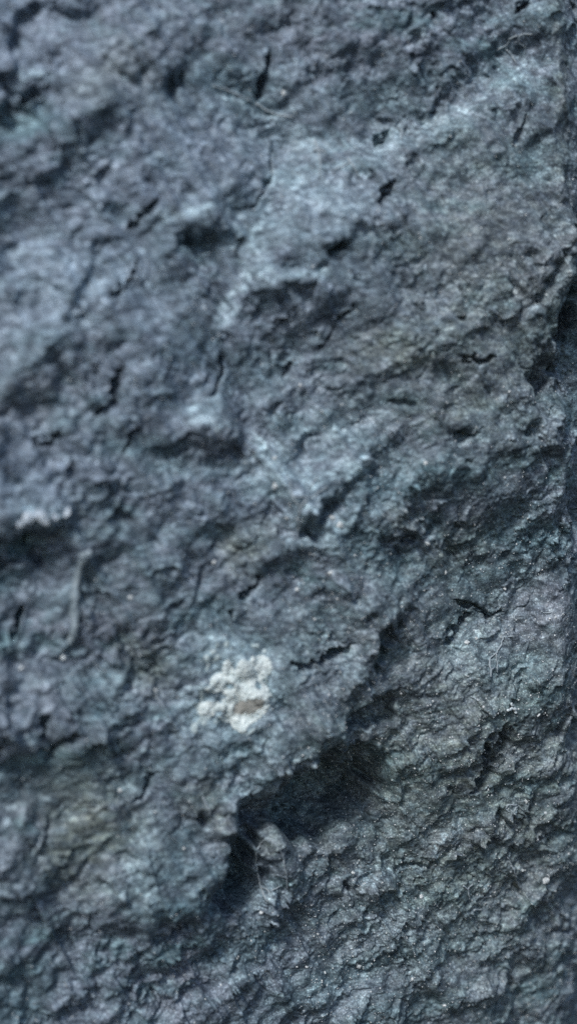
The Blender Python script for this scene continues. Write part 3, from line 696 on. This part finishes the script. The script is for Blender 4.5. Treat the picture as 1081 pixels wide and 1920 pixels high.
def chip(name, u, v, size, mat, parent=None, stretch=(1, 1, 1), rot=0.0, sunk=.25, seed=0):
    """small angular grain, size in photo pixels"""
    rs = np.random.default_rng(seed)
    co, fc = [], []
    rows, cols = 5, 8
    for q in range(rows):
        th = math.pi * (q + .5) / rows
        for m in range(cols):
            ph = 2 * math.pi * (m + .5 * (q % 2)) / cols
            rad = 1 + .26 * rs.standard_normal() * .8
            co.append(np.array([math.sin(th) * math.cos(ph), math.cos(th), math.sin(th) * math.sin(ph)]) * rad * np.array(stretch))
    for q in range(rows - 1):
        for m in range(cols):
            m2 = (m + 1) % cols
            fc.append((q * cols + m, q * cols + m2, (q + 1) * cols + m2, (q + 1) * cols + m))
    for base, rev in ((0, False), ((rows - 1) * cols, True)):
        rg = [base + m for m in range(cols)]
        if not rev: rg = rg[::-1]
        for m in range(1, cols - 2, 2): fc.append((rg[0], rg[m], rg[m + 1], rg[m + 2]))
    co = np.array(co) * size * PX / 2
    c, s = math.cos(rot), math.sin(rot)
    co = np.stack([co[:, 0] * c - co[:, 2] * s, co[:, 1], co[:, 0] * s + co[:, 2] * c], -1)
    p = surf(u, v) + OUT * (size * .5 * (1 - 2 * sunk)) * PX * min(stretch[1], 1)
    return new_mesh(name, co + p, fc, mat, parent, smooth=False)

# ------------------------------------------------------------------ lichen patch
def vnoise(UU, VV, seed, lam):
    return (np.sin(UU / lam * 2.1 + seed) * np.sin(VV / lam * 1.7 + seed * 2.3) + .6 * np.sin((UU + VV) / lam * 3.3 + seed * 1.9) * np.sin((UU - VV) / lam * 2.7 + seed)
            + .4 * np.sin(UU / lam * 6.1 + seed * 3) * np.sin(VV / lam * 5.3 + seed))
def ell(UU, VV, x, y, rx, ry, ang=0):
    c, s = math.cos(math.radians(ang)), math.sin(math.radians(ang))
    X, Y = UU - x, VV - y
    return 1 - np.sqrt(((X * c + Y * s) / rx) ** 2 + ((-X * s + Y * c) / ry) ** 2)
def lichen_centre(UU, VV):
    return np.maximum(ell(UU, VV, 472, 1323, 24, 15, -14), ell(UU, VV, 450, 1330, 14, 13)) + vnoise(UU, VV, 4.3, 12) * .16
def lichen_mask(UU, VV):
    n = vnoise(UU, VV, 1.3, 22) * .12 + .08
    lobes = [ell(UU, VV, 474, 1256, 34, 25, -18), ell(UU, VV, 490, 1248, 15, 17), ell(UU, VV, 414, 1279, 20, 17, -35), ell(UU, VV, 424, 1258, 8, 18, 5),
             ell(UU, VV, 459, 1292, 32, 30), ell(UU, VV, 470, 1320, 30, 32, 15), ell(UU, VV, 446, 1352, 16, 22, -25), ell(UU, VV, 482, 1300, 24, 26),
             ell(UU, VV, 436, 1290, 18, 40, 6), ell(UU, VV, 428, 1335, 22, 20), ell(UU, VV, 393, 1328, 24, 14, -10), ell(UU, VV, 398, 1293, 14, 6)]
    m = np.max(lobes, axis=0) + n
    holes = [ell(UU, VV, 484, 1285, 5, 8, -30), ell(UU, VV, 431, 1287, 8, 5, 10), ell(UU, VV, 465, 1232, 5, 6), ell(UU, VV, 405, 1308, 20, 4, -4), ell(UU, VV, 440, 1244, 3, 12),
             ell(UU, VV, 412, 1337, 10, 5)]
    hmax = np.max(holes, axis=0)
    m = np.where(lichen_centre(UU, VV) > .12, -.1, m)
    return np.where(hmax > 0, -.1, np.minimum(m, .15 - hmax * 1.0))
lichen = empty('lichen_patch', tuple(surf(450, 1300)))
tag(lichen, 'cream white crusty lichen patch with a brown centre above the dark hollow', 'lichen')
def unparent_loc(o, par):
    o.parent = par; o.matrix_parent_inverse = Matrix.Translation(-Vector(par.location))
crust_o = drape('crust', lichen_mask, (370, 1215, 515, 1380), LICHEN, None, 4.0, 1.5, 2.0, 4, 1)
unparent_loc(crust_o, lichen)
unparent_loc(drape('brown_centre', lichen_centre, (425, 1295, 505, 1352), LICHEN_B, None, 2.6, 1.5, 1.0, 6, 2), lichen)
for k, (x, y, sz, st, ro) in enumerate([(480, 1250, 20, (1.5, .4, .8), .5), (493, 1247, 16, (.8, .4, 1.3), .3), (416, 1280, 18, (1.3, .4, .8), .9), (424, 1262, 13, (.6, .4, 1.4), .1), (454, 1276, 12, (.6, .4, 1.4), .1), (446, 1354, 13, (.7, .4, 1.2), -.3)]):
    chip('crust_lump', x, y, sz, LICHEN, crust_o, st, ro, .4, 300 + k)
for k, (x, y, rx, ry, an) in enumerate([(383, 1345, 9, 14, 10), (366, 1362, 7, 12, 5), (388, 1238, 6, 7, 0), (400, 1222, 6, 5, 0), (425, 1208, 5, 7, 0), (500, 1275, 5, 9, 0),
                                        (470, 1372, 12, 4, -35), (378, 1300, 4, 16, 0), (372, 1325, 5, 10, 0)] + [(445 + rd * 1.0 * math.cos(an_), 1290 + rd * 1.15 * math.sin(an_), ra_, rb_, an_ * 57) for rd, an_, ra_, rb_ in
        zip(rng.uniform(60, 90, 16), rng.uniform(1.6, 6.0, 16), rng.uniform(2.5, 6, 16), rng.uniform(4, 9, 16))]):
    unparent_loc(drape('crust_flake', lambda UU, VV: ell(UU, VV, x, y, rx, ry, an) + vnoise(UU, VV, k + .7, 9) * .25,
                       (x - rx * 1.8, y - ry * 1.8 - 4, x + rx * 1.8, y + ry * 1.8 + 4), HALO, None, 1.8, 1.5, .7, 3, 10 + k), lichen)

# ------------------------------------------------------------------ row of white chalky lumps at the left
crust = empty('mineral_crust', tuple(surf(72, 968)))
tag(crust, 'short row of white chalky lumps over a dark hollow near the left edge', 'mineral crust')
for k, (x, y, sz, st) in enumerate([(39, 983, 11, (1, .9, 1.1)), (53, 970, 17, (1, .9, 1.4)), (79, 969, 18, (1, .9, 1.5)), (100, 970, 14, (1.1, .8, 1.1)), (66, 964, 13, (1.2, .8, .8)),
                                    (127, 962, 15, (1.5, .6, .7))]):
    unparent_loc(chip('lump', x, y, sz * 1.0, FROST, None, st, .2 * k, .2, 40 + k), crust)

# ------------------------------------------------------------------ silk tube hanging at the left
st_ = empty('silk_tube', tuple(surf(140, 1110)))
tag(st_, 'pale crooked silk tube hanging down the rock near the left edge', 'silk tube')
unparent_loc(tube('upper_length', [(161, 1040), (147, 1072), (141, 1110), (140, 1145)], 6.5, 8, TUBE, None, 3.5, 8, .6), st_)
unparent_loc(tube('middle_length', [(140, 1143), (141, 1157), (142, 1166)], 8.5, 8, GRAIN if False else TUBE, None, 4.5, 8, .3), st_)
unparent_loc(tube('lower_length', [(143, 1164), (137, 1188), (128, 1208)], 8, 6, TUBE, None, 3.5, 8, .5), st_)
unparent_loc(chip('bead', 163, 1039, 16, TUBE, None, (1.6, .7, .7), .2, .3, 61), st_)
unparent_loc(chip('bead', 118, 1232, 10, CHALK, None, (1, .8, 1.1), .2, .3, 62), st_)

# ------------------------------------------------------------------ cobwebs and single threads
def web(label, strands, loc, sheet=None):
    e = empty('cobweb', tuple(surf(*loc)))
    tag(e, label, 'cobweb', 'cobwebs clinging to the rock')
    for (pts, r0, r1) in strands:
        unparent_loc(tube('strand', pts, r0, r1, SILK, None, 1.7, 6, .0), e)
    return e
web('looped white cobweb threads on the bare face near the right edge', [([(942, 1192), (938, 1208), (930, 1222), (917, 1234)], 2.3, 2.0), ([(917, 1232), (918, 1252), (919, 1268)], 2.4, 2.6),
    ([(929, 1224), (930, 1240), (931, 1263)], 2.0, 1.6), ([(921, 1254), (927, 1250)], 2.2, 2.0), ([(951, 1193), (965, 1192)], 2.0, 1.6), ([(960, 1150), (966, 1165)], 2.2, 1.5)], (930, 1230))
web('forked pale cobweb strands beneath the pale bloom near the top', [([(588, 262), (596, 285), (600, 312), (597, 332)], 2.6, 2.0), ([(586, 282), (598, 280), (610, 286)], 2.6, 2.6),
    ([(650, 296), (662, 312), (674, 334)], 3.0, 2.4), ([(624, 318), (640, 312), (656, 304)], 2.4, 2.0), ([(742, 236), (752, 246), (750, 262)], 2.4, 2.4)], (620, 300))
web('faint curved cobweb strand below the upright crack near the top', [([(478, 194), (498, 208), (522, 216), (548, 220)], 3.2, 2.4), ([(398, 160), (432, 172), (470, 190)], 2.2, 2.4)], (510, 212))
web('loose oval cobweb across the narrow end of the dark hollow', [([(486, 1580), (478, 1606), (482, 1640), (488, 1664), (500, 1690)], 2.2, 3.0), ([(488, 1660), (505, 1672), (524, 1660)], 1.8, 1.4),
    ([(530, 1610), (536, 1640), (538, 1668)], 1.8, 2.0), ([(486, 1580), (504, 1572), (522, 1590), (532, 1612)], 1.8, 1.6)], (505, 1640))
web('funnel of pale web stretched above the dark notch at centre', [([(543, 905), (546, 930), (560, 950)], 1.8, 2.6), ([(546, 931), (580, 932), (612, 912)], 1.6, 1.8), ([(574, 936), (562, 952), (558, 978)], 2.2, 2.8),
    ([(556, 972), (560, 985), (556, 1000)], 3.4, 2.4), ([(582, 914), (588, 902), (594, 892)], 1.8, 1.4)], (562, 945))
web('tangle of fine white threads high at the right', [([(950, 75), (972, 66), (996, 64)], 2.0, 1.8), ([(946, 92), (958, 104), (966, 120)], 2.0, 1.8), ([(930, 96), (948, 84), (958, 70)], 1.6, 1.6),
    ([(972, 66), (970, 80), (985, 92)], 1.5, 1.6)], (960, 85))
web('pale branching web over the ledges at the lower right', [([(866, 1660), (876, 1668), (880, 1690)], 3.0, 1.8), ([(876, 1668), (884, 1656)], 2.0, 1.6), ([(886, 1706), (902, 1704)], 3.0, 2.2)], (878, 1675))
web('bead-like web ring beside a pale chip at lower right', [([(946, 1516), (952, 1508), (968, 1508)], 2.2, 2.0), ([(968, 1508), (964, 1518), (954, 1523), (946, 1516)], 2.0, 2.4), ([(968, 1508), (978, 1518)], 2.0, 1.6)], (958, 1514))

def single(name, label, cat, pts, r0, r1, mat, group=None, **kw):
    o = tube(name, pts, r0, r1, mat, None, 2.2, 6, .2, **kw)
    return tag(o, label, cat, group)
single('needle', 'thin pale needle lying left of the dark hollow', 'needle', [(380, 1493), (388, 1512), (398, 1534)], 2.4, 1.6, SILK)
single('fibre', 'pale tapering fibre pointing at the dark husk', 'fibre', [(949, 1606), (957, 1620), (962, 1632), (966, 1645)], 1.8, 3.0, SILK, 'loose fibres on the rock')
single('fibre', 'short white fibre left of the bright splinter at the right', 'fibre', [(882, 1306), (892, 1312), (899, 1313)], 2.0, 1.8, SILK, 'loose fibres on the rock')
single('fibre', 'small pale fibre near the lower right corner', 'fibre', [(1040, 1729), (1047, 1738)], 2.0, 1.6, SILK, 'loose fibres on the rock')
single('fibre', 'faint slanted thread on the flat face right of centre', 'fibre', [(928, 586), (936, 592), (944, 600)], 1.5, 1.2, SILK, 'loose fibres on the rock')
single('fibre', 'white fibre across the pinkish face at the right edge', 'fibre', [(1012, 1146), (1020, 1150), (1030, 1148)], 1.8, 1.6, SILK, 'loose fibres on the rock')
spl = empty('splinter', tuple(surf(958, 1326)))
tag(spl, 'bright white splinter with a side barb near the right edge', 'splinter')
unparent_loc(tube('shaft', [(956, 1316), (960, 1326), (965, 1336)], 2.6, 4.2, CHALK, None, 2.6, 6, .2), spl)
unparent_loc(tube('barb', [(949, 1332), (956, 1330), (961, 1327)], 2.6, 2.2, CHALK, None, 2.4, 6, .2), spl)
hk = chip('husk', 964, 1659, 22, SEED, None, (.55, .4, 1.15), .62, .3, 77)
tag(hk, 'dark oval husk stuck to the rock at the lower right', 'husk')

# ------------------------------------------------------------------ pale grains set in the rock (parts of the rock) and the finest glitter of crystals
for k, (x, y, sz) in enumerate([(797, 868, 10), (515, 911, 13), (515, 858, 14), (224, 1482, 10), (1021, 1650, 14), (978, 1630, 12), (660, 1635, 11), (489, 1710, 8), (574, 1812, 9), (770, 1835, 9),
                                (1020, 1525, 8), (984, 1502, 11), (874, 1204, 12), (893, 1197, 9), (835, 1073, 9), (944, 1104, 7), (562, 722, 7), (944, 894, 8), (530, 175, 10), (788, 1680, 10),
                                (345, 1590, 9), (552, 846, 6), (244, 1121, 9), (40, 1250, 11), (690, 1293, 10), (1007, 1575, 7), (832, 1885, 9), (346, 1828, 9), (536, 970, 8), (622, 970, 15), (636, 985, 15),
                                (800, 1018, 9), (608, 1822, 10), (672, 1810, 12), (1065, 1600, 7), (588, 1160, 9), (556, 1105, 10), (618, 1075, 9), (880, 440, 6), (952, 448, 6), (905, 1325, 6), (1008, 1340, 9), (290, 1293, 9), (400, 1055, 9)]):
    chip('mineral_grain', x, y, sz * .82, GRAIN, rock, (1 + .4 * math.sin(k * 2.1), .7, 1 + .3 * math.cos(k * 1.7)), k * .9, .35, 100 + k)
n = 9000
oc = np.array([(1, 0, 0), (-1, 0, 0), (0, 1, 0), (0, -1, 0), (0, 0, 1), (0, 0, -1)], float)
of = np.array([(0, 2, 4), (2, 1, 4), (1, 3, 4), (3, 0, 4), (2, 0, 5), (1, 2, 5), (3, 1, 5), (0, 3, 5)])
CC, CF = [], []
for q in range(n):
    u = 1081 * rng.random() ** .62; v = 1920 * rng.random() ** .72
    wa, wb = unproject(u, v)
    if n_q[int(wb / TRES) % NY, int(wa / TRES) % NX] + .5 * n_p[int(wb / TRES) % NY, int(wa / TRES) % NX] < .5 * rng.standard_normal(): u, v = u * .0 + rng.uniform(560, 1081), v * .5 + 960
    sz = (.7 + 1.5 * rng.random() ** 5) * PX
    R = np.linalg.qr(rng.standard_normal((3, 3)))[0]
    CC.append((oc * sz * (.6 + .8 * rng.random((1, 3)))) @ R + surf(u, v) + OUT * sz * .2)
    CF.append(of + 6 * q)
gl = new_mesh('crystal_speckle', np.concatenate(CC), np.concatenate(CF), GRAIN, rock, smooth=False)
gl['kind'] = 'stuff'
